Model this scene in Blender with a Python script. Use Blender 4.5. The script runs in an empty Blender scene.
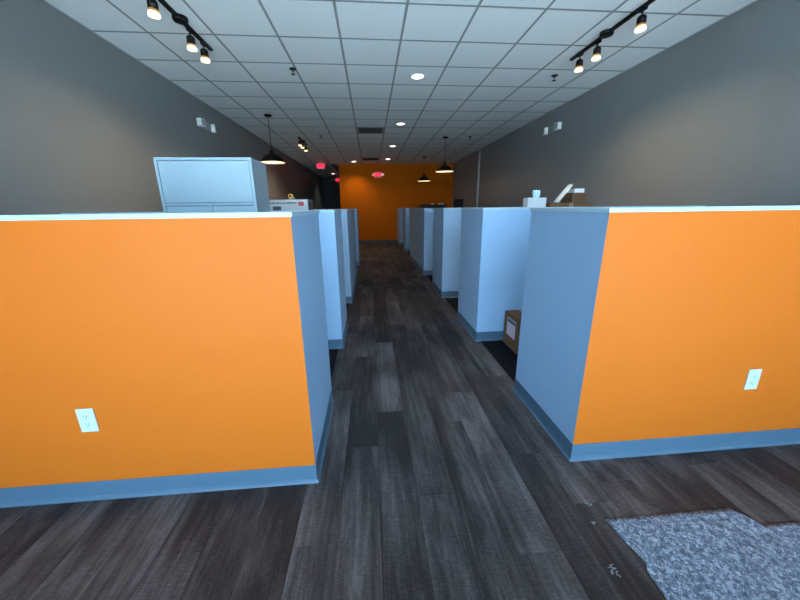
import bpy, bmesh, math, random
from mathutils import Vector, Matrix

random.seed(7)
scene = bpy.context.scene
COL = scene.collection
PI = math.pi

# ------------------------------------------------------------------ camera
CAM_H = 1.36
F_PX, PITCH, YAW, ROLL = 326.0, 0.2755, 0.0841, -0.0117
fw = Vector((math.sin(YAW)*math.cos(PITCH), math.cos(YAW)*math.cos(PITCH), -math.sin(PITCH)))
rt = Vector((math.cos(YAW), -math.sin(YAW), 0))
up = rt.cross(fw)
rt2 = rt*math.cos(ROLL) + up*math.sin(ROLL)
up2 = up*math.cos(ROLL) - rt*math.sin(ROLL)
cam_data = bpy.data.cameras.new('camera')
cam_data.sensor_width = 36.0
cam_data.lens = F_PX/800*36.0
cam_data.clip_start = 0.02
cam = bpy.data.objects.new('camera', cam_data)
COL.objects.link(cam)
mw = Matrix((rt2, up2, -fw)).transposed().to_4x4()
mw.translation = (0, 0, CAM_H)
cam.matrix_world = mw
scene.camera = cam

# ------------------------------------------------------------------ world, daylight, exposure
SKY_STRENGTH = 8.0
world = bpy.data.worlds.new('sky')
scene.world = world
world.use_nodes = True
wn = world.node_tree.nodes
wn['Background'].inputs['Color'].default_value = (0.60, 0.90, 1.22, 1)
wn['Background'].inputs['Strength'].default_value = SKY_STRENGTH
sun_d = bpy.data.lights.new('sun', 'SUN'); sun_d.energy = 46.0; sun_d.angle = 0.01; sun_d.color = (0.80, 0.97, 1.08)
sun = bpy.data.objects.new('sun', sun_d); COL.objects.link(sun)
sun.rotation_euler = Vector((0.22, -0.30, 0.93)).to_track_quat('Z', 'Y').to_euler()   # high summer sun: lights the pavement and a strip of floor just inside the glass
vs = scene.view_settings
vs.view_transform = 'Standard'
vs.look = 'None'
vs.exposure = 0.65
vs.gamma = 1.0
vs.use_curve_mapping = False

# ------------------------------------------------------------------ key dimensions
WL, WR = -2.591, 3.316          # room side walls
Y_FRONT, Y_BACK, Y_HALL = -1.071, 13.56, 19.52
HALL_X = -1.165                  # left end of the orange back wall
CEIL = 3.007
XL, XR = -0.3256, 1.060          # corridor faces of the partition rows
PT = 0.115                       # partition thickness
PZ, CAPZ = 1.330, 1.350
FLX0, FLX1 = -0.372, 1.106       # plank edge / carpet edge

# portal at the storefront glass (guides daylight sampling, gives no light of its own)
pd = bpy.data.lights.new('storefront_portal', 'AREA')
pd.shape = 'RECTANGLE'
pd.size, pd.size_y = WR-WL-0.1, 2.7
pd.cycles.is_portal = True
portal = bpy.data.objects.new('storefront_portal', pd)
COL.objects.link(portal)
portal.location = ((WL+WR)/2, Y_FRONT-0.02, 1.40)
portal.rotation_euler = (PI/2, 0, 0)      # faces +y (into the room)

# ------------------------------------------------------------------ materials
def lin(r, g, b):
    f = lambda c: (c/255/12.92) if c/255 <= 0.04045 else ((c/255+0.055)/1.055)**2.4
    return (f(r), f(g), f(b))

def mat(name, color, rough=0.5, spec=0.5, metal=0.0, emit=None, estr=0.0, bump=None, vary=None):
    m = bpy.data.materials.new(name)
    m.use_nodes = True
    nt = m.node_tree
    b = nt.nodes['Principled BSDF']
    b.inputs['Base Color'].default_value = (*color, 1)
    b.inputs['Roughness'].default_value = rough
    b.inputs['Specular IOR Level'].default_value = spec
    b.inputs['Metallic'].default_value = metal
    if emit:
        b.inputs['Emission Color'].default_value = (*emit, 1)
        b.inputs['Emission Strength'].default_value = estr
    if bump or vary:
        tc = nt.nodes.new('ShaderNodeTexCoord')
        nz = nt.nodes.new('ShaderNodeTexNoise')
        nz.inputs['Scale'].default_value = (bump or vary)[0]
        nz.inputs['Detail'].default_value = 4
        nt.links.new(tc.outputs['Object'], nz.inputs['Vector'])
        if bump:
            bp = nt.nodes.new('ShaderNodeBump')
            bp.inputs['Strength'].default_value = bump[1]
            bp.inputs['Distance'].default_value = 0.002
            nt.links.new(nz.outputs['Fac'], bp.inputs['Height'])
            nt.links.new(bp.outputs['Normal'], b.inputs['Normal'])
        if vary:
            n2 = nt.nodes.new('ShaderNodeTexNoise')
            n2.inputs['Scale'].default_value = vary[0]
            nt.links.new(tc.outputs['Object'], n2.inputs['Vector'])
            mx = nt.nodes.new('ShaderNodeMix'); mx.data_type = 'RGBA'
            mx.inputs[6].default_value = (*color, 1)
            mx.inputs[7].default_value = (*[c*vary[1] for c in color], 1)
            nt.links.new(n2.outputs['Fac'], mx.inputs[0])
            nt.links.new(mx.outputs[2], b.inputs['Base Color'])
    return m

M = {}
M['orange'] = mat('orange_paint', (0.44, 0.102, 0.007), 0.5, 0.15, bump=(220, 0.08))
M['orange_back'] = mat('burnt_orange_paint', (0.52, 0.112, 0.001), 0.6, 0.05, bump=(220, 0.08))
M['greyblue'] = mat('grey_blue_paint', (0.25, 0.38, 0.53), 0.5, 0.35, bump=(220, 0.08))
M['cap'] = mat('white_cap_paint', (0.33, 0.445, 0.49), 0.4, 0.4)
M['base'] = mat('vinyl_cove_base', (0.060, 0.112, 0.160), 0.35, 0.5)
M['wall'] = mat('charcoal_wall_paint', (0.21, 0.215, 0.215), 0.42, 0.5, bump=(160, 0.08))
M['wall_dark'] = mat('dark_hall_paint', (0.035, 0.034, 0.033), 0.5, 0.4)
M['tile'] = mat('ceiling_tile', (0.88, 0.90, 0.90), 0.9, 0.1, bump=(140, 0.5))
M['tee'] = mat('ceiling_tee_metal', (0.29, 0.31, 0.32), 0.5, 0.4)
M['angle'] = mat('wall_angle_metal', (0.40, 0.43, 0.44), 0.5, 0.4)
M['plenum'] = mat('plenum_dark', (0.03, 0.03, 0.03), 0.9)
M['black'] = mat('black_metal', (0.007, 0.0065, 0.0065), 0.55, 0.2)
M['black_sat'] = mat('black_plastic', (0.008, 0.008, 0.008), 0.6, 0.15)
M['carpet'] = mat('black_carpet', (0.010, 0.011, 0.014), 0.95, 0.1, bump=(500, 1.0))
M['subfloor'] = mat('dark_subfloor', (0.016, 0.013, 0.012), 0.9, 0.1)
M['white_plastic'] = mat('white_plastic', (0.40, 0.47, 0.49), 0.4, 0.4)
M['fixture_white'] = mat('fixture_white', (0.80, 0.80, 0.78), 0.45, 0.4)
M['slot'] = mat('outlet_slot_dark', (0.05, 0.06, 0.07), 0.6)
M['cabinet'] = mat('white_cabinet_enamel', (0.265, 0.35, 0.385), 0.35, 0.4)
M['cabinet_gap'] = mat('cabinet_gap_shade', (0.10, 0.16, 0.22), 0.6)  # shade in the door gaps put into the colour
M['cardboard'] = mat('brown_cardboard', (0.15, 0.085, 0.045), 0.85, 0.15, vary=(9, 0.8))
M['tape'] = mat('tan_packing_tape', (0.22, 0.16, 0.09), 0.3, 0.5)
M['carton_white'] = mat('white_carton', (0.50, 0.50, 0.49), 0.6, 0.3)
M['paper'] = mat('white_paper', (0.60, 0.62, 0.62), 0.7, 0.2)
M['paper_pink'] = mat('pale_pink_label', (0.50, 0.42, 0.46), 0.6, 0.2)
M['print'] = mat('dark_print_and_fill', (0.05, 0.05, 0.055), 0.6)  # print ink, reused for the dark gap sheet and a carton side
M['red_print'] = mat('red_print', (0.38, 0.012, 0.014), 0.5)
M['tissue'] = mat('pale_tissue', (0.45, 0.68, 0.85), 0.9, 0.1)
M['pole'] = mat('pale_conduit', (0.42, 0.43, 0.42), 0.4)
M['alu'] = mat('dark_aluminium', (0.06, 0.06, 0.065), 0.35, 0.5, 0.6)
M['concrete'] = mat('concrete', (0.45, 0.45, 0.44), 0.9, 0.2, vary=(0.6, 0.85))
M['desk'] = mat('grey_laminate', (0.30, 0.31, 0.32), 0.5)
M['cream'] = mat('cream_enamel', (0.75, 0.66, 0.50), 0.5, 0.3)
M['yellow'] = mat('yellow_plastic', (0.50, 0.24, 0.02), 0.5)
M['green'] = mat('green_plastic', (0.05, 0.16, 0.04), 0.5)
M['glow_warm'] = mat('glow_warm', (0.9, 0.7, 0.4), 0.4, emit=(1.0, 0.50, 0.10), estr=0.32)
M['glow_amber'] = mat('glow_amber', (0.25, 0.10, 0.03), 0.4, emit=(1.0, 0.25, 0.03), estr=0.05)  # lamp glow gradient put into stepped band colours
M['bulb_tip'] = mat('bulb_tip', (0.9, 0.8, 0.6), 0.4, emit=(1.0, 0.80, 0.45), estr=2.2)
M['lens'] = mat('downlight_lens', (0.9, 0.9, 0.85), 0.4, emit=(1.0, 0.93, 0.78), estr=6.0)
M['pend_bulb'] = mat('pendant_bulb', (0.9, 0.8, 0.6), 0.4, emit=(1.0, 0.80, 0.55), estr=5.0)
M['exit_red'] = mat('exit_letter_red', (0.6, 0.02, 0.05), 0.5, emit=(1.0, 0.012, 0.05), estr=1.6)
M['exit_bloom_face'] = mat('exit_bloom_face', (0.55, 0.20, 0.22), 0.5, emit=(1.0, 0.05, 0.10), estr=0.12)  # red bloom around the letters put into the face colour
M['fixture_grey'] = mat('fixture_grey', (0.30, 0.31, 0.31), 0.45, 0.4)
M['plaster'] = mat('dried_plaster', (0.22, 0.24, 0.26), 0.9)
M['vent_slat'] = mat('grille_slat_dark', (0.07, 0.07, 0.07), 0.5)
M['lamp_glass'] = mat('lamp_head_glass', (0.70, 0.68, 0.60), 0.2, emit=(1, 0.85, 0.6), estr=0.15)

def glass_mat():
    m = bpy.data.materials.new('storefront_glass'); m.use_nodes = True
    nt = m.node_tree; nt.nodes.clear()
    o = nt.nodes.new('ShaderNodeOutputMaterial')
    t = nt.nodes.new('ShaderNodeBsdfTransparent'); t.inputs['Color'].default_value = (0.93, 0.96, 0.97, 1)
    g = nt.nodes.new('ShaderNodeBsdfGlossy'); g.inputs['Roughness'].default_value = 0.02
    fr = nt.nodes.new('ShaderNodeFresnel'); fr.inputs['IOR'].default_value = 1.45
    mx = nt.nodes.new('ShaderNodeMixShader')
    nt.links.new(fr.outputs[0], mx.inputs[0]); nt.links.new(t.outputs[0], mx.inputs[1])
    nt.links.new(g.outputs[0], mx.inputs[2]); nt.links.new(mx.outputs[0], o.inputs[0])
    return m
M['glass'] = glass_mat()

def plank_mat():
    m = bpy.data.materials.new('smoked_oak_plank'); m.use_nodes = True
    nt = m.node_tree; N = nt.nodes; L = nt.links
    b = N['Principled BSDF']
    tc = N.new('ShaderNodeTexCoord'); oi = N.new('ShaderNodeObjectInfo')
    sc = N.new('ShaderNodeVectorMath'); sc.operation = 'SCALE'; sc.inputs[0].default_value = (31.0, 57.0, 13.0)
    L.new(oi.outputs['Random'], sc.inputs['Scale'])
    ad = N.new('ShaderNodeVectorMath'); ad.operation = 'ADD'
    L.new(tc.outputs['Object'], ad.inputs[0]); L.new(sc.outputs[0], ad.inputs[1])
    def noise(scale_vec, scale, detail, rough=0.6, dist=0.0):
        mp = N.new('ShaderNodeMapping'); mp.inputs['Scale'].default_value = scale_vec
        L.new(ad.outputs[0], mp.inputs['Vector'])
        n = N.new('ShaderNodeTexNoise'); n.inputs['Scale'].default_value = scale
        n.inputs['Detail'].default_value = detail; n.inputs['Roughness'].default_value = rough
        n.inputs['Distortion'].default_value = dist
        L.new(mp.outputs[0], n.inputs['Vector']); return n
    g1 = noise((1, 0.05, 1), 22, 8, 0.72, 0.8)       # long streaks
    g2 = noise((1, 0.10, 1), 130, 3, 0.7)            # fine grain
    g3 = noise((1, 0.35, 1), 5, 3, 0.5)              # broad clouds
    g4 = noise((0.25, 1, 1), 170, 2, 0.6)            # fine cross sawing
    def math_(op, a, bb):
        n = N.new('ShaderNodeMath'); n.operation = op
        for i, v in enumerate((a, bb)):
            if isinstance(v, (int, float)): n.inputs[i].default_value = v
            else: L.new(v, n.inputs[i])
        return n.outputs[0]
    s = math_('ADD', math_('MULTIPLY', g1.outputs['Fac'], 0.62), math_('MULTIPLY', g2.outputs['Fac'], 0.20))
    s = math_('ADD', s, math_('MULTIPLY', g3.outputs['Fac'], 0.55))
    s = math_('ADD', s, math_('MULTIPLY', g4.outputs['Fac'], 0.24))
    s = math_('SUBTRACT', math_('ADD', s, math_('MULTIPLY', oi.outputs['Random'], 0.15)), 0.205)
    cr = N.new('ShaderNodeValToRGB')
    e = cr.color_ramp.elements
    e[0].position = 0.58; e[0].color = (0.021, 0.0168, 0.0164, 1)
    e[1].position = 0.90; e[1].color = (0.142, 0.126, 0.122, 1)
    mid = e.new(0.73); mid.color = (0.065, 0.0530, 0.0505, 1)
    L.new(s, cr.inputs[0]); L.new(cr.outputs[0], b.inputs['Base Color'])
    b.inputs['Roughness'].default_value = 0.5
    b.inputs['Specular IOR Level'].default_value = 0.20
    rr = N.new('ShaderNodeMapRange'); rr.inputs[3].default_value = 0.50; rr.inputs[4].default_value = 0.75
    L.new(g2.outputs['Fac'], rr.inputs[0]); L.new(rr.outputs[0], b.inputs['Roughness'])
    bp = N.new('ShaderNodeBump'); bp.inputs['Strength'].default_value = 0.25; bp.inputs['Distance'].default_value = 0.001
    L.new(math_('ADD', g2.outputs['Fac'], g1.outputs['Fac']), bp.inputs['Height']); L.new(bp.outputs[0], b.inputs['Normal'])
    return m
M['plank'] = plank_mat()

def felt_mat():
    m = bpy.data.materials.new('grey_felt'); m.use_nodes = True
    nt = m.node_tree; N = nt.nodes; L = nt.links
    b = N['Principled BSDF']; tc = N.new('ShaderNodeTexCoord')
    n1 = N.new('ShaderNodeTexNoise'); n1.inputs['Scale'].default_value = 55; n1.inputs['Detail'].default_value = 6
    n1.inputs['Roughness'].default_value = 0.8; n1.inputs['Distortion'].default_value = 0.5
    n2 = N.new('ShaderNodeTexNoise'); n2.inputs['Scale'].default_value = 300; n2.inputs['Detail'].default_value = 2
    for n in (n1, n2): L.new(tc.outputs['Object'], n.inputs['Vector'])
    a = N.new('ShaderNodeMath'); a.operation = 'MULTIPLY_ADD'; a.inputs[1].default_value = 0.4
    L.new(n2.outputs['Fac'], a.inputs[0]); L.new(n1.outputs['Fac'], a.inputs[2])
    cr = N.new('ShaderNodeValToRGB'); e = cr.color_ramp.elements
    e[0].position = 0.52; e[0].color = (0.045, 0.060, 0.085, 1)
    e[1].position = 0.84; e[1].color = (0.42, 0.48, 0.56, 1)
    mid = e.new(0.69); mid.color = (0.120, 0.145, 0.185, 1)
    L.new(a.outputs[0], cr.inputs[0]); L.new(cr.outputs[0], b.inputs['Base Color'])
    b.inputs['Roughness'].default_value = 1.0; b.inputs['Specular IOR Level'].default_value = 0.1
    bp = N.new('ShaderNodeBump'); bp.inputs['Strength'].default_value = 0.8; bp.inputs['Distance'].default_value = 0.004
    L.new(a.outputs[0], bp.inputs['Height']); L.new(bp.outputs[0], b.inputs['Normal'])
    return m
M['felt'] = felt_mat()

# ------------------------------------------------------------------ mesh helpers
class MB:
    """collects boxes, tubes, lathes and prisms; build() links them as one mesh object"""
    def __init__(s): s.bm = bmesh.new()
    def box(s, x0, x1, y0, y1, z0, z1, mi=0, bevel=0.0, xf=None):
        vs_ = [s.bm.verts.new((x, y, z)) for z in (z0, z1) for y in (y0, y1) for x in (x0, x1)]
        fs = []
        for q in ((0,2,3,1),(4,5,7,6),(0,1,5,4),(2,6,7,3),(0,4,6,2),(1,3,7,5)):
            f = s.bm.faces.new([vs_[i] for i in q]); f.material_index = mi; fs.append(f)
        if xf is not None: bmesh.ops.transform(s.bm, matrix=xf, verts=vs_)
        if bevel:
            es = list({e for f in fs for e in f.edges})
            r = bmesh.ops.bevel(s.bm, geom=es, offset=bevel, segments=2, affect='EDGES', profile=0.5)
            for f in r['faces']: f.material_index = mi
        return s
    def prism(s, pts, z0, z1, mi=0, mi_fn=None):
        a = [s.bm.verts.new((x, y, z0)) for x, y in pts]; b = [s.bm.verts.new((x, y, z1)) for x, y in pts]
        n = len(pts)
        f = s.bm.faces.new(list(reversed(a))); f.material_index = mi
        f = s.bm.faces.new(b); f.material_index = mi
        for i in range(n):
            j = (i+1) % n
            f = s.bm.faces.new((a[i], a[j], b[j], b[i]))
            f.material_index = mi_fn(i) if mi_fn else mi
        return s
    def lathe(s, prof, seg=24, mi=0, xf=None, smooth=True, close=False):
        rings, nv = [], []
        for r, z in prof:
            if r < 1e-6:
                v = s.bm.verts.new((0, 0, z)); rings.append([v]); nv.append(v)
            else:
                ring = [s.bm.verts.new((r*math.cos(2*PI*k/seg), r*math.sin(2*PI*k/seg), z)) for k in range(seg)]
                rings.append(ring); nv += ring
        if close: rings.append(rings[0])
        for A, B in zip(rings, rings[1:]):
            for k in range(seg):
                j = (k+1) % seg
                q = [A[k % len(A)], A[j % len(A)], B[j % len(B)], B[k % len(B)]]
                u = []
                for v in q:
                    if v not in u: u.append(v)
                if len(u) > 2:
                    f = s.bm.faces.new(u); f.material_index = mi; f.smooth = smooth
        if xf is not None: bmesh.ops.transform(s.bm, matrix=xf, verts=nv)
        return s
    def tube(s, p, q, r, seg=12, mi=0, r2=None):
        p, q = Vector(p), Vector(q); d = q-p; L = d.length
        xf = Matrix.Translation(p) @ d.to_track_quat('Z', 'Y').to_matrix().to_4x4()
        r2 = r if r2 is None else r2
        return s.lathe([(0, 0), (r, 0), (r2, L), (0, L)], seg, mi, xf, smooth=False)
    def data(s, name, mats):
        bmesh.ops.recalc_face_normals(s.bm, faces=s.bm.faces)
        me = bpy.data.meshes.new(name); s.bm.to_mesh(me); s.bm.free()
        for m in (mats if isinstance(mats, (list, tuple)) else [mats]): me.materials.append(M[m])
        return me
    def build(s, name, mats, parent=None, loc=None):
        return link(name, s.data(name, mats), parent, loc)

def link(name, me, parent=None, loc=None):
    o = bpy.data.objects.new(name, me); COL.objects.link(o)
    if parent is not None: o.parent = parent
    if loc is not None: o.location = loc
    return o

def tag(o, label, cat, group=None):
    o['label'] = label; o['category'] = cat
    if group: o['group'] = group
    return o

def thing(name, label, cat, loc=(0, 0, 0), group=None, rotz=0.0):
    o = bpy.data.objects.new(name, None); COL.objects.link(o)
    o.empty_display_size = 0.1
    o.location = loc; o.rotation_euler = (0, 0, rotz)
    return tag(o, label, cat, group)

def structure(o): o['kind'] = 'structure'; return o

def copy_tree(o, parent=None):
    c = o.copy(); COL.objects.link(c)
    if parent is not None: c.parent = parent
    for ch in list(o.children): copy_tree(ch, c)
    return c

def add_light(name, kind, parent, loc, power, color, size=0.03, spot=None, blend=0.6, rot=(0, 0, 0)):
    ld = bpy.data.lights.new(name, kind); ld.energy = power; ld.color = color
    ld.shadow_soft_size = size
    if kind == 'SPOT': ld.spot_size = spot; ld.spot_blend = blend
    o = bpy.data.objects.new(name, ld); COL.objects.link(o)
    o.parent = parent; o.location = loc; o.rotation_euler = rot
    return o

# ================================================================== ROOM SHELL
# ---- floor: subfloor slab, carpet fields, planks one by one
fl = MB()
fl.box(WL-0.15, WR+0.15, Y_FRONT-0.12, Y_HALL+0.1, -0.14, -0.006)
floor = structure(fl.build('floor', 'subfloor'))
floor['label'] = 'dark smoked-wood plank floor with black carpet inside the booths'

PW, PL = (FLX1-FLX0)/8, 1.22
pm = MB()
def chamfer_slab(mb, w, l, z0, z1, c):
    lo = [(-w/2, 0), (w/2, 0), (w/2, l), (-w/2, l)]
    hi = [(-w/2+c, c), (w/2-c, c), (w/2-c, l-c), (-w/2+c, l-c)]
    a = [mb.bm.verts.new((x, y, z0)) for x, y in lo]
    b = [mb.bm.verts.new((x, y, z1-c*0.6)) for x, y in lo]
    d = [mb.bm.verts.new((x, y, z1)) for x, y in hi]
    mb.bm.faces.new(d); mb.bm.faces.new(list(reversed(a)))
    for A, B in ((a, b), (b, d)):
        for i in range(4):
            j = (i+1) % 4
            mb.bm.faces.new((A[i], A[j], B[j], B[i]))
chamfer_slab(pm, PW-0.0014, PL-0.0016, -0.006, 0.0, 0.0016)
plank_me = pm.data('plank', 'plank')
rng = random.Random(11)
def plank_column(xc, w, y0, y1, off, target=None):
    y = y0 - off
    while y < y1-0.02:
        a, b = max(y, y0), min(y+PL, y1)
        if b-a > 0.03:
            if target is None:
                o = link('plank', plank_me, floor, (xc, a, 0))
                o.scale = (w/PW, (b-a)/PL, 1)
            else:
                target.box(xc-w/2+.0004, xc+w/2-.0004, a+.0005, b-.0005, -0.006, 0.0)
        y += PL
offs = [0.30, 0.95, 0.62, 0.10, 0.78, 0.42, 1.10, 0.22]
for k in range(8):
    plank_column(FLX0+PW*(k+0.5), PW, Y_FRONT, Y_BACK, offs[k])
k = 0; x = FLX0
while x > WL+0.02:
    w = min(PW, x-WL); plank_column(x-w/2, w, Y_FRONT, 1.50, rng.random()*PL); x -= PW
x = FLX1
while x < WR-0.02:
    w = min(PW, WR-x); plank_column(x+w/2, w, Y_FRONT, 1.50, rng.random()*PL); x += PW
far = MB(); x = FLX0
while x > WL+0.02:
    w = min(PW, x-WL); plank_column(x-w/2, w, 9.1, Y_BACK if x-w/2 > HALL_X else Y_HALL, rng.random()*PL, far); x -= PW
fo = far.build('distant_plank_field', 'plank', floor); fo['kind'] = 'stuff'
cp = MB(); cp.box(WL, FLX0, 1.50, 9.1, -0.006, 0.002); cp.build('carpet', 'carpet', floor)
cp = MB(); cp.box(FLX1, WR, 1.50, Y_BACK, -0.006, 0.002); cp.build('carpet', 'carpet', floor)

# ---- ceiling: deck, lay-in tiles one by one, tee bars
TW, TD, TX0, TY0 = 0.6096, 0.6227, -0.241, 3.288
ce = MB(); ce.box(WL-0.15, WR+0.15, Y_FRONT-0.12, Y_HALL+0.1, CEIL+0.05, CEIL+0.15)
ceiling = structure(ce.build('ceiling', 'plenum'))
ceiling['label'] = 'suspended ceiling of pale square tiles in a metal grid'
tm = MB(); tm.box(-TW/2+0.004, TW/2-0.004, -TD/2+0.004, TD/2-0.004, 0.002, 0.020, bevel=0.0015)
tile_me = tm.data('ceiling_tile', 'tile')
xe = [WL] + [TX0+TW*n for n in range(-3, 6)] + [WR]
VENTS = [(4, 7), (4, 14)]        # column, row of the air grilles
for n in range(-7, 27):
    y0, y1 = TY0+TD*n, TY0+TD*(n+1)
    for c in range(10):
        x0, x1 = xe[c], xe[c+1]
        yy1 = y1
        if n >= 16 and x0 > HALL_X-0.35: 
            if n > 16: continue
            yy1 = Y_BACK
        if n > 16 and c > 2: continue
        yy1 = min(yy1, Y_HALL)
        if yy1-y0 < 0.05 or (c, n) in VENTS: continue
        t = link('ceiling_tile', tile_me, ceiling, ((x0+x1)/2, (y0+yy1)/2, CEIL))
        t.scale = ((x1-x0)/TW, (yy1-y0)/TD, 1)
def tee(x0, x1, y0, y1):
    m = MB(); m.box(x0, x1, y0, y1, CEIL+0.0010, CEIL+0.003)
    if x1-x0 > y1-y0: m.box(x0, x1, (y0+y1)/2-.001, (y0+y1)/2+.001, CEIL+0.003, CEIL+0.04)
    else: m.box((x0+x1)/2-.001, (x0+x1)/2+.001, y0, y1, CEIL+0.003, CEIL+0.04)
    m.build('tee_bar', 'tee', ceiling)
for n in range(-3, 6):
    x = TX0+TW*n
    tee(x-0.012, x+0.012, Y_FRONT, Y_HALL if x < HALL_X-.1 else Y_BACK)
for n in range(-7, 27):
    y = TY0+TD*n
    if y < Y_BACK: tee(WL, WR, y-0.012, y+0.012)
    elif y < Y_HALL: tee(WL, HALL_X, y-0.012, y+0.012)
for x, s in ((WL, 1), (WR, -1)):
    m = MB(); m.box(min(x, x+s*0.022), max(x, x+s*0.022), Y_FRONT, Y_HALL if s > 0 else Y_BACK, CEIL+0.0010, CEIL+0.0035)
    m.build('wall_angle', 'angle', ceiling)

# ---- walls
def wall(name, mats, x0, x1, y0, y1, label, z1=CEIL+0.15):
    m = MB(); m.box(x0, x1, y0, y1, -0.006, z1)
    o = structure(m.build(name, mats)); o['label'] = label; return o
wall('wall_left', 'wall', WL-0.15, WL, Y_FRONT-0.12, Y_HALL+0.1, 'long charcoal painted side wall running into the dark hall')
wall('wall_right', 'wall', WR, WR+0.15, Y_FRONT-0.12, Y_BACK+0.12, 'long charcoal painted side wall with a pale conduit')
wall('wall_back', 'orange_back', HALL_X, WR, Y_BACK, Y_BACK+0.12, 'burnt orange end wall carrying an exit sign')
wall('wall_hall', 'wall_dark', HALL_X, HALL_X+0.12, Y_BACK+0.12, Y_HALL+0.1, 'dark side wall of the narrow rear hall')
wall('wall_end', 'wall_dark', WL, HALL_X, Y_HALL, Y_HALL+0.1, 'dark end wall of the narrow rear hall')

COVE = [(0.0, 0.102), (0.0026, 0.102), (0.0030, 0.100), (0.0030, 0.022), (0.0055, 0.009), (0.0130, 0.0015), (0.0130, 0.0), (0.0, 0.0)]
def cove(pts, name, parent=None, z=0.0, prof=COVE):
    """vinyl cove base along an open plan polyline; outward is to the right of travel"""
    m = MB(); n = len(pts); P = [Vector(p) for p in pts]
    nrm = []
    for i in range(n-1):
        d = (P[i+1]-P[i]).normalized(); nrm.append(Vector((d.y, -d.x)))
    rows = []
    for i in range(n):
        if i == 0: v = nrm[0]
        elif i == n-1: v = nrm[-1]
        else: v = nrm[i-1]+nrm[i]
        rows.append([m.bm.verts.new((P[i].x+v.x*o, P[i].y+v.y*o, z+h)) for o, h in prof])
    for A, B in zip(rows, rows[1:]):
        for k in range(len(prof)):
            j = (k+1) % len(prof)
            m.bm.faces.new((A[k], A[j], B[j], B[k]))
    m.bm.faces.new(rows[0]); m.bm.faces.new(list(reversed(rows[-1])))
    return m.build(name, 'base', parent)
def sbase(name, pts, m='base'):
    o = structure(cove(pts, name)); o.data.materials[0] = M[m]; o['label'] = 'blue-grey vinyl cove base along the foot of the wall'
sbase('baseboard_back', [(HALL_X, Y_BACK), (WR, Y_BACK)], 'slot')
sbase('baseboard_left', [(WL, Y_FRONT+.01), (WL, 1.39)])
sbase('baseboard_right', [(WR, 1.39), (WR, Y_FRONT+.01)])

# ---- storefront behind the camera: header wall, glazed bays, pavement outside
wall('wall_front', 'wall', WL-0.0, WR, Y_FRONT-0.12, Y_FRONT, 'narrow header above the storefront glazing')
bpy.data.objects['wall_front'].data.transform(Matrix.Translation((0, 0, 0)))
wf = bpy.data.objects['wall_front']
for v in wf.data.vertices:
    if v.co.z < 1: v.co.z = 2.76
bays = 4; bw = (WR-WL)/bays
for i in range(bays):
    x0, x1 = WL+bw*i, WL+bw*(i+1)
    w = bpy.data.objects.new('window_%d' % (i+1), None); COL.objects.link(w); structure(w)
    w.location = ((x0+x1)/2, Y_FRONT, 0)
    w['label'] = 'tall storefront glazing bay in a dark metal frame'
    hw = bw/2-0.001
    for a, b in ((-hw, -hw+0.045), (hw-0.045, hw)):
        m = MB(); m.box(a, b, -0.11, -0.01, 0.0, 2.76); m.build('mullion', 'alu', w)
    for a, b in ((0.0, 0.10), (2.08, 2.13), (2.71, 2.76)):
        m = MB(); m.box(-hw+0.045, hw-0.045, -0.10, -0.02, a, b); m.build('rail', 'alu', w)
    for a, b in ((0.10, 2.08), (2.13, 2.71)):
        m = MB(); m.box(-hw+0.045, hw-0.045, -0.060, -0.056, a, b); m.build('pane', 'glass', w)
gm = MB(); gm.box(-40, 40, -60, Y_FRONT-0.12, -0.25, -0.06)
g = structure(gm.build('ground', 'concrete')); g['label'] = 'concrete pavement outside the storefront'

# ================================================================== HALF-HEIGHT PARTITIONS
def partition(side, y0, y1, label, front='greyblue'):
    """cross wall from the room wall to the aisle plus a wing along the aisle"""
    t = thing('partition_wall', label, 'partition', ((WL+XL)/2 if side < 0 else (WR+XR)/2, y0, 0), 'half-height booth partitions')
    ox, oy = t.location.x, t.location.y
    if side < 0:
        a, xw = XL, WL+0.001
        pts = [(xw, y0), (a, y0), (a, y1), (a-PT, y1), (a-PT, y0+PT), (xw, y0+PT)]
        front_edge = 0
    else:
        a, xw = XR, WR-0.001
        pts = [(xw, y0), (xw, y0+PT), (a+PT, y0+PT), (a+PT, y1), (a, y1), (a, y0)]
        front_edge = 5
    loc = [(x-ox, y-oy) for x, y in pts]
    m = MB(); m.prism(loc, 0.0, PZ, 0, lambda i: 1 if i == front_edge else 0)
    m.build('wall_body', ['greyblue', front], t)
    # cap board with a small overhang
    e = 0.008
    cx = []
    for (x, y) in pts:
        nx = x; ny = y
        if side < 0:
            nx = x + (e if abs(x-a) < 1e-6 else (-e if abs(x-(a-PT)) < 1e-6 else 0))
        else:
            nx = x - (e if abs(x-a) < 1e-6 else (-e if abs(x-(a+PT)) < 1e-6 else 0))
        ny = y + (-e if abs(y-y0) < 1e-6 else e)
        cx.append((nx-ox, ny-oy))
    m = MB(); m.prism(cx, PZ, CAPZ)
    top_edges = [ed for ed in m.bm.edges if all(v.co.z > PZ+0.01 for v in ed.verts)]
    bmesh.ops.bevel(m.bm, geom=top_edges, offset=0.003, segments=2, affect='EDGES', profile=0.5)
    m.build('cap', 'cap', t)
    run = [loc[i] for i in (range(6) if side < 0 else (1, 2, 3, 4, 5, 0))]
    if side < 0: run = run          # counter-clockwise: outward is to the right
    cove(run, 'baseboard', t)
    return t
LEFT = [(1.406, 2.14, 'long orange half wall with outlet, in front of the tall white cabinet', 'orange'),
        (3.075, 3.76, 'pale blue-grey half wall right behind the tall white cabinet', 'greyblue'),
        (4.72, 6.85, 'pale blue-grey half wall behind the white carton with a red label', 'greyblue'),
        (8.10, 8.85, 'last pale half wall of the row that holds the tall white cabinet', 'greyblue')]
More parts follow.
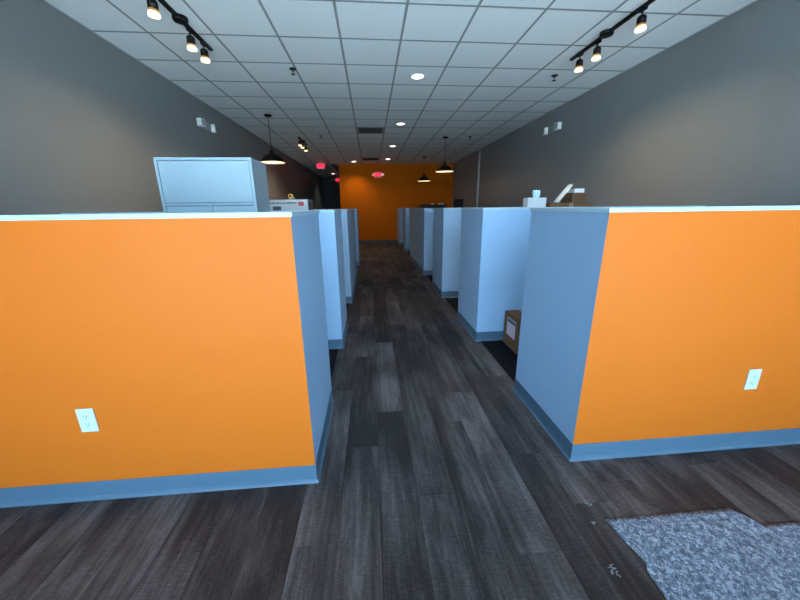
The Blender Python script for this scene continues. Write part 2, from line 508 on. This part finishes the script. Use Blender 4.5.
RIGHT = [(1.4155, 2.15, 'long orange half wall with outlet, next to the grey felt sheet', 'orange'),
         (3.105, 3.86, 'pale blue-grey half wall right behind the cardboard carton on the floor', 'greyblue'),
         (4.83, 5.62, 'pale half wall two booths behind the orange wall beside the felt sheet', 'greyblue'),
         (6.62, 9.10, 'half wall with a small outlet on its long aisle side', 'greyblue'),
         (10.25, 10.95, 'half wall behind the low black rack', 'greyblue'),
         (12.10, Y_BACK-0.015, 'half wall that meets the burnt orange end wall', 'greyblue')]
for a in LEFT: partition(-1, *a)
for a in RIGHT: partition(1, *a)

# ---- outlets
def outlet(loc, rotz, label):
    t = thing('wall_outlet', label, 'outlet', loc, 'wall outlets', rotz)
    m = MB(); m.box(-0.037, 0.037, -0.006, 0.0, -0.060, 0.060, bevel=0.0025); p = m.build('plate', 'white_plastic', t)
    for z in (0.020, -0.020):
        xf = Matrix.Translation((0, -0.006, z)) @ Matrix.Rotation(PI/2, 4, 'X')
        m = MB(); m.lathe([(0, 0.0), (0.0165, 0.0), (0.0165, 0.0022), (0.0155, 0.003), (0, 0.003)], 20, 0, xf, smooth=False)
        r = m.build('receptacle', 'white_plastic', t)
        m = MB()
        m.box(-0.0078, -0.0052, -0.0096, -0.0088, z-0.001, z+0.0085)
        m.box(0.0052, 0.0078, -0.0096, -0.0088, z-0.001, z+0.0085)
        m.lathe([(0, 0), (0.003, 0), (0.003, 0.0008), (0, 0.0008)], 10, 0, Matrix.Translation((0, -0.0088, z-0.0085)) @ Matrix.Rotation(PI/2, 4, 'X'), smooth=False)
        m.build('slots', 'slot', r)
    m = MB(); m.lathe([(0, 0), (0.0028, 0), (0.0022, 0.0012), (0, 0.0012)], 10, 0, Matrix.Translation((0, -0.006, 0)) @ Matrix.Rotation(PI/2, 4, 'X'))
    m.build('screw', 'white_plastic', t)
outlet((-1.320, 1.406, 0.443), 0, 'white duplex outlet on the orange wall before the tall white cabinet')
outlet((2.034, 1.4155, 0.443), 0, 'white duplex outlet on the orange wall near the felt sheet')
outlet((XR, 8.0, 0.42), -PI/2, 'small white outlet on a grey aisle wall')

# ================================================================== THINGS INSIDE THE BOOTHS
# ---- tall white cabinet
CX0, CX1, CY0, CY1, CZ = -1.500, -0.838, 2.60, 2.93, 1.717
t = thing('storage_cabinet', 'tall white storage cabinet with flip-up top flap standing behind orange half wall', 'cabinet', ((CX0+CX1)/2, CY0, 0.002))
hw = (CX1-CX0)/2; D = CY1-CY0; th = 0.019
m = MB()
m.box(-hw, -hw+th, 0, D, 0, CZ-th); m.box(hw-th, hw, 0, D, 0, CZ-th)
m.box(-hw+th, hw-th, D-0.006, D, 0.0, CZ-th); m.box(-hw+th, hw-th, 0.022, D-0.006, 0.0, 0.08)
m.build('body', 'cabinet', t)
m = MB(); m.box(-hw, hw, 0, D, CZ-th, CZ, bevel=0.002); m.build('top', 'cabinet', t)
m = MB(); m.box(-hw+th, hw-th, 0.004, D-0.006, 1.392, 1.408); m.build('shelf', 'cabinet', t)
m = MB(); m.box(-hw+th, hw-th, 0.024, 0.030, 0.09, CZ-th); m.build('gap_shade_panel', 'cabinet_gap', t)  # sheet behind the doors, coloured dark for the shade in the gaps
m = MB(); m.box(-hw+th+0.003, hw-th-0.003, 0.003, 0.022, 1.412, CZ-th-0.003, bevel=0.0015); m.build('flap_door', 'cabinet', t)
m = MB(); m.box(-0.008, 0.008, 0.002, 0.022, 0.09, 1.391); m.build('stile', 'cabinet', t)
for s in (-1, 1):
    a, b = (0.012, hw-th-0.003)
    m = MB(); m.box(min(s*a, s*b), max(s*a, s*b), 0.005, 0.022, 0.10, 1.386, bevel=0.0015)
    d = m.build('door', 'cabinet', t)
    m = MB(); m.tube((s*0.05, -0.018, 0.72), (s*0.05, -0.018, 0.90), 0.005)
    for z in (0.74, 0.88): m.tube((s*0.05, 0.006, z), (s*0.05, -0.018, z), 0.004)
    m.build('handle', 'alu', d)

# ---- carton helper
def carton(name, label, cat, loc, sx, sy, sz, body='cardboard', tape='tape', group=None, rotz=0.0):
    t = thing(name, label, cat, loc, group, rotz)
    m = MB(); m.box(-sx/2, sx/2, -sy/2, sy/2, 0, sz-0.004, bevel=0.004); m.build('box_body', body, t)
    for a, b in ((-sx/2+0.002, -0.0015), (0.0015, sx/2-0.002)):
        m = MB(); m.box(a, b, -sy/2+0.002, sy/2-0.002, sz-0.004, sz, bevel=0.001); m.build('top_flap', body, t)
    if tape:
        m = MB(); m.box(-0.025, 0.025, -sy/2-0.0006, sy/2+0.0006, sz, sz+0.0006)
        m.box(-0.025, 0.025, -sy/2-0.0008, -sy/2+0.0002, sz-0.07, sz)
        m.box(-0.025, 0.025, sy/2-0.0002, sy/2+0.0008, sz-0.07, sz)
        m.build('tape_strip', tape, t)
    return t

# ---- booth behind the cabinet: desk with the white printed carton
def desk(x0, x1, y0, y1, z, label):
    t = thing('desk', label, 'desk', ((x0+x1)/2, (y0+y1)/2, 0.002))
    a, b = (x1-x0)/2, (y1-y0)/2; z -= 0.002
    m = MB(); m.box(-a, a, -b, b, z-0.028, z, bevel=0.003); m.build('tabletop', 'desk', t)
    for s in (-1, 1):
        for q in (-1, 1):
            m = MB(); m.box(s*(a-0.03)-0.022, s*(a-0.03)+0.022, q*(b-0.03)-0.022, q*(b-0.03)+0.022, 0, z-0.028); m.build('leg', 'alu', t)
    m = MB(); m.box(-a+0.052, a-0.052, -0.01, 0.01, z-0.35, z-0.028); m.build('modesty_panel', 'desk', t)
    return t
desk(-1.75, -0.50, 3.24, 3.86, 0.74, 'grey laminate desk under the white carton with a red label')
bx0, bx1, by0, by1, bz0, bz1 = -1.090, -0.619, 3.50, 3.756, 0.74, 1.452
t = carton('printed_carton', 'white carton with dark printing and a red label, behind the tall white cabinet', 'box',
           ((bx0+bx1)/2, (by0+by1)/2, bz0), bx1-bx0, by1-by0, bz1-bz0, 'carton_white', None)
fx = lambda x: x-(bx0+bx1)/2
fz = lambda z: z-bz0
fy = -(by1-by0)/2
m = MB(); m.box(fx(-0.721), fx(-0.667), fy-0.0012, fy+0.0002, fz(1.391), fz(1.430)); m.build('red_label', 'red_print', t)
m = MB(); m.box(fx(-0.975), fx(-0.895), fy-0.0012, fy+0.0002, fz(1.345), fz(1.388)); m.build('printed_block', 'slot', t)
m = MB(); x = -1.05; r3 = random.Random(3)
while x < -0.75:
    w = r3.uniform(0.006, 0.016); m.box(fx(x), fx(x+w), fy-0.0010, fy+0.0002, fz(1.412), fz(1.412+r3.uniform(0.010, 0.016))); x += w+0.005
m.build('printed_line', 'print', t)
m = MB(); m.box(fx(-0.628), fx(-0.618), fy-0.001, -fy+0.001, fz(1.30), fz(1.449)); m.build('dark_side', 'print', t)  # dark covering over the aisle side of the carton
# small yellow-green tape dispenser on the carton
t = thing('tape_dispenser', 'small yellow and green tape dispenser on top of the white carton', 'tape dispenser', (-0.808, 3.62, bz1))
m = MB(); m.box(-0.035, 0.035, -0.015, 0.015, 0.0, 0.012, bevel=0.002); m.build('base', 'green', t)
m = MB(); m.lathe([(0.012, -0.011), (0.024, -0.011), (0.024, 0.011), (0.012, 0.011)], 20, 0, Matrix.Translation((-0.008, 0, 0.036)) @ Matrix.Rotation(PI/2, 4, 'X'), smooth=False, close=True); m.build('tape_roll', 'yellow', t)
m = MB(); m.box(0.020, 0.030, -0.012, 0.012, 0.012, 0.028); m.build('cutter', 'white_plastic', t)

# ---- carton on the carpet
cx0, cx1, cy0, cy1, cz = 1.335, 1.66, 2.745, 3.075, 0.335
t = carton('shipping_carton', 'brown cardboard carton with a white label on the black carpet', 'box', ((cx0+cx1)/2, (cy0+cy1)/2, 0.002), cx1-cx0, cy1-cy0, cz)
sxh = -(cx1-cx0)/2
m = MB(); m.box(sxh-0.001, sxh+0.0002, -0.105, 0.085, 0.120, 0.300); m.build('shipping_label', 'paper_pink', t)
m = MB(); m.box(sxh-0.0016, sxh-0.0009, -0.098, 0.078, 0.255, 0.290); m.build('label_bar', 'print', t)

# ---- cartons stacked in the second booth behind the right orange wall
SY = 3.40
def stack(xc, sx, top, labels):
    h = (top-0.002-0.0008)/2
    for k, lb in enumerate(labels):
        carton('large_carton', lb, 'box', (xc, SY+0.21, 0.002+k*(h+0.0008)), sx, 0.42, h-0.0, group='stacked brown cartons')
STA, STB = 1.335, 1.392
stack(1.715, 0.29, STA, ('narrow brown carton at the foot of the stack under the tissue box', 'narrow brown carton directly under the white tissue box'))
stack(2.105, 0.47, STB, ('wide brown carton at the foot of the stack under the foam board', 'wide brown carton directly under the leaning foam board'))
STA += 0.0008; STB += 0.0008
t = carton('small_carton', 'small brown carton with a white lid on top of the carton stack', 'box', (2.193, SY+0.12, STB), 0.157, 0.20, 0.100, tape=None)
m = MB(); m.box(-0.056, 0.056, -0.09, 0.09, 0.100, 0.140, bevel=0.002); m.build('lid', 'paper', t)
# white board leaning against the small carton
t = thing('white_board', 'thin white foam board leaning on the small carton', 'board', (1.965, SY+0.12, STB))
xf = Matrix.Rotation(math.radians(39), 4, 'Y')
m = MB(); m.box(0, 0.020, -0.09, -0.03, 0.0, 0.222, xf=xf)
m.bm.verts.ensure_lookup_table(); zmin = min(v.co.z for v in m.bm.verts)
bmesh.ops.translate(m.bm, verts=m.bm.verts, vec=(-0.005, 0, -zmin)); m.build('foam_sheet', 'paper', t)
m = MB(); m.box(0.0200, 0.0212, -0.085, -0.035, 0.01, 0.20, xf=xf); bmesh.ops.translate(m.bm, verts=m.bm.verts, vec=(-0.005, 0, -zmin)); m.build('gap_shade_sheet', 'print', t)  # dark sheet added for the shade between board and small carton
# tissue box
t = thing('tissue_box', 'white tissue box with a pale tissue sticking out, on the narrow carton stack', 'tissue box', (1.735, SY+0.07, STA))
m = MB(); m.box(-0.100, 0.100, -0.055, 0.055, 0.0, 0.110, bevel=0.003); m.build('box_body', 'paper', t)
m = MB()
rows = []
for k, (w, z) in enumerate(((0.026, 0.106), (0.032, 0.132), (0.037, 0.158), (0.034, 0.186))):
    rows.append([m.bm.verts.new((-w + 2*w*i/6 + 0.012, 0.014*math.sin(i*1.7+k*0.8), z+0.004*math.cos(i*2.1))) for i in range(7)])
for A, B in zip(rows, rows[1:]):
    for i in range(6):
        f = m.bm.faces.new((A[i], A[i+1], B[i+1], B[i])); f.smooth = True
o = m.build('tissue', 'tissue', t)
sm = o.modifiers.new('solid', 'SOLIDIFY'); sm.thickness = 0.002

# ---- black rack and narrow black cabinet far down the right row
RX0, RX1, RY0, RY1 = 1.43, 2.15, 9.45, 9.85
t = thing('storage_rack', 'low black rack with small white packets on its top, before the orange end wall', 'rack', ((RX0+RX1)/2, (RY0+RY1)/2, 0.002))
a, b = (RX1-RX0)/2, (RY1-RY0)/2
for s in (-1, 1):
    for q in (-1, 1):
        m = MB(); m.box(s*(a-0.015)-0.015, s*(a-0.015)+0.015, q*(b-0.015)-0.015, q*(b-0.015)+0.015, 0, 1.418); m.build('post', 'black', t)
for z in (0.10, 0.55, 1.0, 1.418):
    m = MB(); m.box(-a+0.001, a-0.001, -b+0.001, b-0.001, z, z+0.022); m.build('shelf', 'black', t)
m = MB(); m.box(-a, a, -b-0.002, -b+0.004, 1.30, 1.417); m.build('front_guard', 'black', t)
for i, x in enumerate((-0.03, 0.17, 0.26)):
    p = tag(MB().box(-0.032, 0.032, -0.03, 0.03, 0, 0.028, bevel=0.006).build('packet', 'paper', None, ((RX0+RX1)/2+x, RY0+0.10, 1.4422)),
            'small white packet on the low black rack', 'packet', 'white packets on the black rack')
t = thing('tall_cabinet', 'tall narrow black cabinet beside the low black rack', 'cabinet', (2.535, 9.62, 0.002))
m = MB(); m.box(-0.105, 0.105, -0.14, 0.14, 0, 1.585, bevel=0.006); m.build('body', 'black_sat', t)
m = MB(); m.box(-0.097, 0.097, -0.148, -0.140, 0.03, 1.57, bevel=0.002); d = m.build('door', 'black_sat', t)
m = MB(); m.tube((0.075, -0.160, 0.85), (0.075, -0.160, 1.05), 0.006)
for z in (0.87, 1.03): m.tube((0.075, -0.146, z), (0.075, -0.160, z), 0.005)
m.build('handle', 'alu', d)

# ---- felt sheet on the floor
def felt():
    import mathutils
    x0, x1, y0, y1 = 1.0, 2.75, -0.55, 1.06
    nx, ny = 88, 80
    m = MB(); G = {}
    r = random.Random(5)
    nz = mathutils.noise.noise
    EDGE = [(1.08, 1.000), (1.058, 1.001), (0.9775, 1.015), (0.905, 1.023), (0.851, 1.0275), (0.838, 1.011), (0.748, 1.010), (0.4, 0.99), (-0.6, 1.0)]
    for j in range(ny+1):
        for i in range(nx+1):
            u, v = i/nx, j/ny
            x, y = x0+(x1-x0)*u, y0+(y1-y0)*v
            # far edge: straight to x=1.62, then a notch down to y=.96
            top = 1.060 - 0.006*max(0, min(1, (x-1)/0.62))
            if x > 1.60: top = 1.053 - 0.088*min(1, max(0, (x-1.60)/0.055))
            top += 0.006*nz(Vector((x*14, 3.1, 0))) + 0.003*nz(Vector((x*45, 1.7, 0)))
            lef = 1.0
            for (ya, xa), (yb, xb) in zip(EDGE, EDGE[1:]):
                if yb <= y <= ya: lef = xb+(xa-xb)*(y-yb)/(ya-yb)
            lef += 0.004*nz(Vector((y*14, 7.7, 0))) + 0.002*nz(Vector((y*50, 2.2, 0)))
            yy = y0+(top-y0)*v
            xx = lef+(x1-lef)*u
            zz = 0.0050 + 0.0035*nz(Vector((xx*5, yy*5, 0.4))) + 0.0015*nz(Vector((xx*22, yy*22, 1.4)))
            dl = xx-lef
            zz += 0.007*math.exp(-((yy-0.885)/0.05)**2)*math.exp(-(dl/0.035)**2)
            zz += 0.006*math.exp(-((xx-1.63)/0.05)**2)*math.exp(-((top-yy)/0.04)**2)
            G[i, j] = m.bm.verts.new((xx-x0, yy-y0, max(zz, 0.0032)))
    for j in range(ny):
        for i in range(nx):
            f = m.bm.faces.new((G[i, j], G[i+1, j], G[i+1, j+1], G[i, j+1])); f.smooth = True
    o = m.build('felt_sheet', 'felt', None, (x0, y0, 0))
    s = o.modifiers.new('thickness', 'SOLIDIFY'); s.thickness = 0.003; s.offset = -1
    return tag(o, 'mottled grey felt underlay sheet with frayed edges lying on the wood floor', 'felt sheet')
felt()

# ---- dried plaster smears on the planks beside the felt sheet
r5 = random.Random(21)
for cx_, cy_, n_, sp_, lb in ((0.886, 0.850, 16, 0.016, 'white dried plaster smear on the planks below the felt corner'),
                              (0.985, 1.133, 6, 0.010, 'faint plaster smear on the planks beside the felt corner'),
                              (0.945, 1.051, 5, 0.010, 'faint plaster smear closest to the felt corner')):
    m = MB()
    for i in range(n_):
        a = r5.random()*PI; l, w = r5.uniform(0.002, 0.007), r5.uniform(0.0010, 0.0022)
        px, py = r5.gauss(0, sp_*0.6), r5.gauss(0, sp_)
        m.box(-l, l, -w, w, 0.0, 0.0008, xf=Matrix.Translation((px, py, 0)) @ Matrix.Rotation(a, 4, 'Z'))
    o = m.build('plaster_smear', 'plaster', None, (cx_, cy_, 0.0002)); tag(o, lb, 'smear', 'plaster smears'); o['kind'] = 'stuff'

# ================================================================== CEILING FIXTURES
def downlight(x, y, label, power=6):
    t = thing('downlight', label, 'light', (x, y, CEIL), 'recessed downlights')
    m = MB(); m.lathe([(0.075, 0.002), (0.098, 0.002), (0.098, -0.003), (0.092, -0.007), (0.080, -0.007), (0.075, -0.003)], 32, 0, None, True, close=True)
    m.build('trim_ring', 'fixture_white', t)
    m = MB(); m.lathe([(0, -0.002), (0.0765, -0.002), (0.0765, 0.002), (0, 0.002)], 32, 0, None, False); m.build('lens', 'lens', t)
    add_light('downlight_beam', 'SPOT', t, (0, 0, -0.03), power, (1.0, 0.86, 0.66), 0.06, math.radians(125), 0.8)
cxm = lambda c: (xe[c]+xe[c+1])/2
rym = lambda n: TY0+TD*(n+0.5)
downlight(cxm(5), rym(2), 'lit recessed ceiling downlight between the two track lights')
downlight(cxm(5), rym(6), 'lit recessed ceiling downlight beside the square air grille')
downlight(cxm(5), rym(10), 'lit recessed ceiling downlight in line before the orange end wall')
downlight(cxm(5), rym(14), 'lit recessed ceiling downlight beside the far air grille')
downlight(cxm(3), rym(15), 'lit recessed ceiling downlight washing the orange end wall near the hall', 40)
downlight(cxm(1), rym(22), 'lit recessed ceiling downlight inside the dark rear hall', 14)

def grille(c, n, label):
    x0, x1, y0, y1 = xe[c], xe[c+1], TY0+TD*n, TY0+TD*(n+1)
    t = thing('air_grille', label, 'vent', ((x0+x1)/2, (y0+y1)/2, CEIL), 'ceiling air grilles')
    a, b = (x1-x0)/2-0.013, (y1-y0)/2-0.013
    for q in ((-a, a, -b, -b+0.035), (-a, a, b-0.035, b), (-a, -a+0.035, -b+0.035, b-0.035), (a-0.035, a, -b+0.035, b-0.035)):
        m = MB(); m.box(*q, -0.004, 0.012); m.build('frame', 'tee', t)
    m = MB(); m.box(-a+0.03, a-0.03, -b+0.03, b-0.03, 0.030, 0.034); m.build('duct_back', 'plenum', t)
    for i in range(12):
        y = -b+0.055+(2*b-0.11)*i/11
        m = MB(); m.box(-a+0.036, a-0.036, -0.016, 0.016, -0.001, 0.001, xf=Matrix.Translation((0, y, 0.010)) @ Matrix.Rotation(math.radians(50), 4, 'X')); m.build('slat', 'vent_slat', t)
grille(4, 7, 'dark louvred air grille in the ceiling, the nearer to the track lights')
grille(4, 14, 'dark louvred air grille in the ceiling close to the orange end wall')

def sprinkler(x, y, label):
    t = thing('sprinkler_head', label, 'sprinkler', (x, y, CEIL), 'ceiling sprinklers')
    m = MB(); m.lathe([(0, 0.001), (0.042, 0.001), (0.040, -0.006), (0.022, -0.012), (0, -0.012)], 24); m.build('escutcheon', 'black', t)
    m = MB(); m.tube((0, 0, -0.012), (0, 0, -0.030), 0.010, 12); m.build('stem', 'alu', t)
    m = MB()
    for s in (-1, 1): m.tube((s*0.008, 0, -0.028), (s*0.012, 0, -0.044), 0.0025, 8); m.tube((s*0.012, 0, -0.044), (0, 0, -0.056), 0.0025, 8)
    m.build('frame_arms', 'alu', t)
    m = MB(); m.lathe([(0, -0.056), (0.024, -0.056), (0.024, -0.059), (0, -0.059)], 20, 0, None, False); m.build('deflector', 'black', t)
sprinkler(-0.885, 4.694, 'black sprinkler head between the track light above the cabinet and the downlights')
sprinkler(2.468, 4.72, 'black sprinkler head just past the track light by the conduit wall')
sprinkler(-1.10, 8.54, 'black sprinkler head beside the far small track light')
sprinkler(2.469, 8.51, 'black sprinkler head near the pair of dome pendants')

def track_light(x, y0, y1, heads, label, feed=None, power=26):
    t = thing('track_light', label, 'track light', (x, (y0+y1)/2, CEIL), 'ceiling track lights')
    yc = (y0+y1)/2
    m = MB(); m.box(-0.018, 0.018, y0-yc, y1-yc, -0.026, -0.006); m.build('track_rail', 'black', t)
    m = MB(); m.lathe([(0, 0.0), (0.062, 0.0), (0.062, -0.022), (0.056, -0.034), (0, -0.034)], 28); m.build('feed_canopy', 'black', t)
    for y, dx, dy in heads:
        y -= yc
        m = MB(); m.box(-0.016, 0.016, -0.034, 0.034, -0.048, -0.026, bevel=0.004); m.tube((0, 0, -0.046), (0, 0, -0.082), 0.006, 10)
        stem = m.build('head_mount', 'black', t, (0, y, 0))
        d = Vector((dx, dy, -1)).normalized()
        xf = Matrix.Translation((0, 0, -0.078)) @ d.to_track_quat('Z', 'Y').to_matrix().to_4x4()
        m = MB(); m.lathe([(0, 0), (0.022, 0.0), (0.034, 0.012), (0.036, 0.020), (0.037, 0.066), (0.033, 0.066), (0.033, 0.050), (0, 0.050)], 24, 0, xf); m.build('lamp_can', 'black', stem)
        m = MB(); m.lathe([(0.0370, 0.066), (0.0385, 0.080)], 24, 0, xf); m.build('amber_glow_band', 'glow_amber', stem)  # glow gradient below the can painted as bands, amber to bright
        m = MB(); m.lathe([(0.0385, 0.080), (0.041, 0.096)], 24, 0, xf); m.build('warm_glow_band', 'glow_warm', stem)
        m = MB(); m.lathe([(0.041, 0.096), (0.042, 0.106), (0.039, 0.112), (0, 0.115)], 24, 0, xf); m.build('bulb_face', 'bulb_tip', stem)
        p = Vector((0, 0, -0.078)) + d*0.125
        add_light('track_beam', 'SPOT', stem, p, power, (1.0, 0.74, 0.44), 0.035, math.radians(150), 1.0, (-d).to_track_quat('Z', 'Y').to_euler())
track_light(-1.622, 3.03, 4.20, [(3.20, -0.05, 0.05), (3.76, -0.03, 0.05), (4.02, -0.03, 0.05)], 'black track light of three warm lamps above the tall white cabinet')
track_light(2.384, 3.03, 4.21, [(3.165, 0.05, 0.02), (3.74, 0.03, 0.02), (4.035, 0.03, 0.02)], 'black track light of three warm lamps above the carton stack')
track_light(-1.63, 8.60, 9.62, [(8.72, 0.0, 0.1), (9.01, 0.0, 0.1), (9.46, 0.0, 0.1)], 'small far track light of three lamps beyond the lone pendant')

def pendant(x, y, zr, label, power=4):
    t = thing('pendant_lamp', label, 'pendant lamp', (x, y, CEIL), 'black dome pendants')
    b = zr-CEIL
    m = MB(); m.lathe([(0, 0), (0.065, 0), (0.065, -0.014), (0.058, -0.024), (0, -0.026)], 28); m.build('canopy', 'black', t)
    m = MB(); m.tube((0, 0, -0.02), (0, 0, b+0.20), 0.0055, 8); m.build('cord', 'black', t)
    prof = [(0.020, 0.222), (0.030, 0.212), (0.034, 0.170), (0.050, 0.152), (0.100, 0.128), (0.150, 0.095), (0.190, 0.055), (0.215, 0.015), (0.226, 0.0)]
    inner = [(r-0.004 if r > 0.05 else r-0.006, z-0.004 if z > 0.01 else z) for r, z in prof]
    m = MB(); m.lathe([(0, b+0.224)] + [(r, b+z) for r, z in prof], 40); m.build('shade', 'black', t)
    m = MB(); m.lathe([(r, b+z) for r, z in inner[2:]] + [(0.226, b)], 40); m.build('shade_liner', 'cream', t)
    m = MB(); m.lathe([(0, b+0.155), (0.016, b+0.150), (0.018, b+0.12), (0.032, b+0.085), (0.030, b+0.06), (0.016, b+0.042), (0, b+0.038)], 20); m.build('bulb', 'pend_bulb', t)
    add_light('pendant_glow', 'POINT', t, (0, 0, b+0.02), power, (1.0, 0.80, 0.55), 0.035)
pendant(-1.795, 6.784, 2.205, 'black dome pendant hanging alone beside the tall white cabinet')
pendant(1.880, 8.586, 2.220, 'black dome pendant of the pair, the one farther from the orange end wall')
pendant(1.862, 11.753, 2.236, 'black dome pendant of the pair, closest to the orange end wall')

# ---- exit signs
def text_mesh(body, size, depth):
    cu = bpy.data.curves.new('letters', 'FONT'); cu.body = body; cu.size = size; cu.extrude = depth
    cu.align_x = 'CENTER'; cu.align_y = 'CENTER'; cu.offset = 0.004
    o = bpy.data.objects.new('letters_tmp', cu); COL.objects.link(o)
    dg = bpy.context.evaluated_depsgraph_get()
    me = bpy.data.meshes.new_from_object(o.evaluated_get(dg)); bpy.data.objects.remove(o); bpy.data.curves.remove(cu)
    me.materials.clear(); me.materials.append(M['exit_red'])
    me.transform(Matrix.Rotation(PI/2, 4, 'X')); return me
EXIT = text_mesh('EXIT', 0.155, 0.001)
def exit_sign(loc, label, stem=0.0, heads=False):
    t = thing('exit_sign', label, 'exit sign', loc, 'red exit signs')
    m = MB(); m.box(-0.130, 0.130, -0.022, 0.022, -0.10, 0.10, bevel=0.005); m.build('housing', 'fixture_white', t)
    m = MB(); m.box(-0.120, 0.120, -0.0245, -0.021, -0.088, 0.088); f = m.build('face_plate', 'exit_bloom_face', t)
    link('letters', EXIT, f, (0, -0.0262, 0))
    if stem:
        m = MB(); m.tube((0, 0, 0.098), (0, 0, 0.10+stem-0.012), 0.010, 12); m.build('stem', 'fixture_white', t)
        m = MB(); m.lathe([(0, 0.10+stem), (0.05, 0.10+stem), (0.05, 0.10+stem-0.012), (0, 0.10+stem-0.014)], 24); m.build('canopy', 'fixture_white', t)
    if heads:
        for s in (-1, 1):
            m = MB(); m.tube((s*0.125, 0, 0.0), (s*0.160, -0.004, 0.0), 0.014, 12)
            h = m.build('lamp_arm', 'fixture_white', t)
            xf = Matrix.Translation((s*0.188, 0.010, 0)) @ Matrix.Rotation(PI/2, 4, 'X')
            m = MB(); m.lathe([(0, 0), (0.030, 0.0), (0.045, 0.025), (0.047, 0.052), (0, 0.052)], 24, 0, xf); m.build('lamp_head', 'lamp_glass', h)
exit_sign((-1.745, 13.0, 2.860), 'red EXIT sign hanging from the ceiling before the dark hall', stem=CEIL-2.960)
exit_sign((-1.475, 17.0, 2.695), 'red EXIT sign hanging inside the hall, half hidden by orange wall', stem=CEIL-2.795)
exit_sign((0.340, Y_BACK-0.024, 2.605), 'red EXIT sign with two lamp heads on the orange end wall', heads=True)

# ---- emergency lights on the side walls
def emergency(loc, rotz, label):
    t = thing('emergency_light', label, 'emergency light', loc, 'wall emergency lights', rotz)
    m = MB(); m.box(-0.130, 0.130, -0.050, 0.0, -0.055, 0.055, bevel=0.006); m.build('housing', 'fixture_grey', t)
    m = MB(); m.box(-0.100, 0.100, -0.054, -0.048, -0.040, 0.040, bevel=0.002); m.build('cover', 'fixture_grey', t)
    for s in (-1, 1):
        m = MB(); m.tube((s*0.125, -0.030, 0.0), (s*0.155, -0.032, 0.0), 0.012, 12); a = m.build('lamp_arm', 'fixture_white', t)
        xf = Matrix.Translation((s*0.200, -0.045, 0.0)) @ Matrix.Rotation(s*0.2, 4, 'Z')
        m = MB(); m.box(-0.050, 0.050, -0.040, 0.034, -0.055, 0.055, bevel=0.008, xf=xf); h = m.build('lamp_head', 'fixture_white', a)
        m = MB(); m.box(-0.038, 0.038, -0.0425, -0.039, -0.042, 0.042, xf=xf); m.build('lamp_lens', 'fixture_grey', h)
emergency((WL, 6.00, 2.655), PI/2, 'white emergency light with two heads on the wall near the lone pendant')
emergency((WR, 6.16, 2.685), -PI/2, 'white emergency light with two heads on the wall bearing the conduit')

# ---- conduit and thermostat on the right wall
t = thing('conduit', 'slim pale conduit running down the charcoal wall from the ceiling', 'conduit', (WR, 10.27, 0))
m = MB(); m.box(-0.045, 0.0, -0.0225, 0.0225, 0.102, CEIL-0.002, bevel=0.004); m.build('channel', 'pole', t)
for z in (1.5, 2.4):
    m = MB(); m.box(-0.048, 0.0, -0.032, 0.032, z, z+0.03); m.build('strap', 'pole', t)
t = thing('thermostat', 'small grey thermostat on the charcoal wall near the conduit', 'thermostat', (WR, 8.55, 1.50))
m = MB(); m.box(-0.022, 0.0, -0.045, 0.045, -0.06, 0.06, bevel=0.004); m.build('case', 'tee', t)
m = MB(); m.box(-0.0235, -0.021, -0.030, 0.030, 0.0, 0.04); m.build('display', 'slot', t)
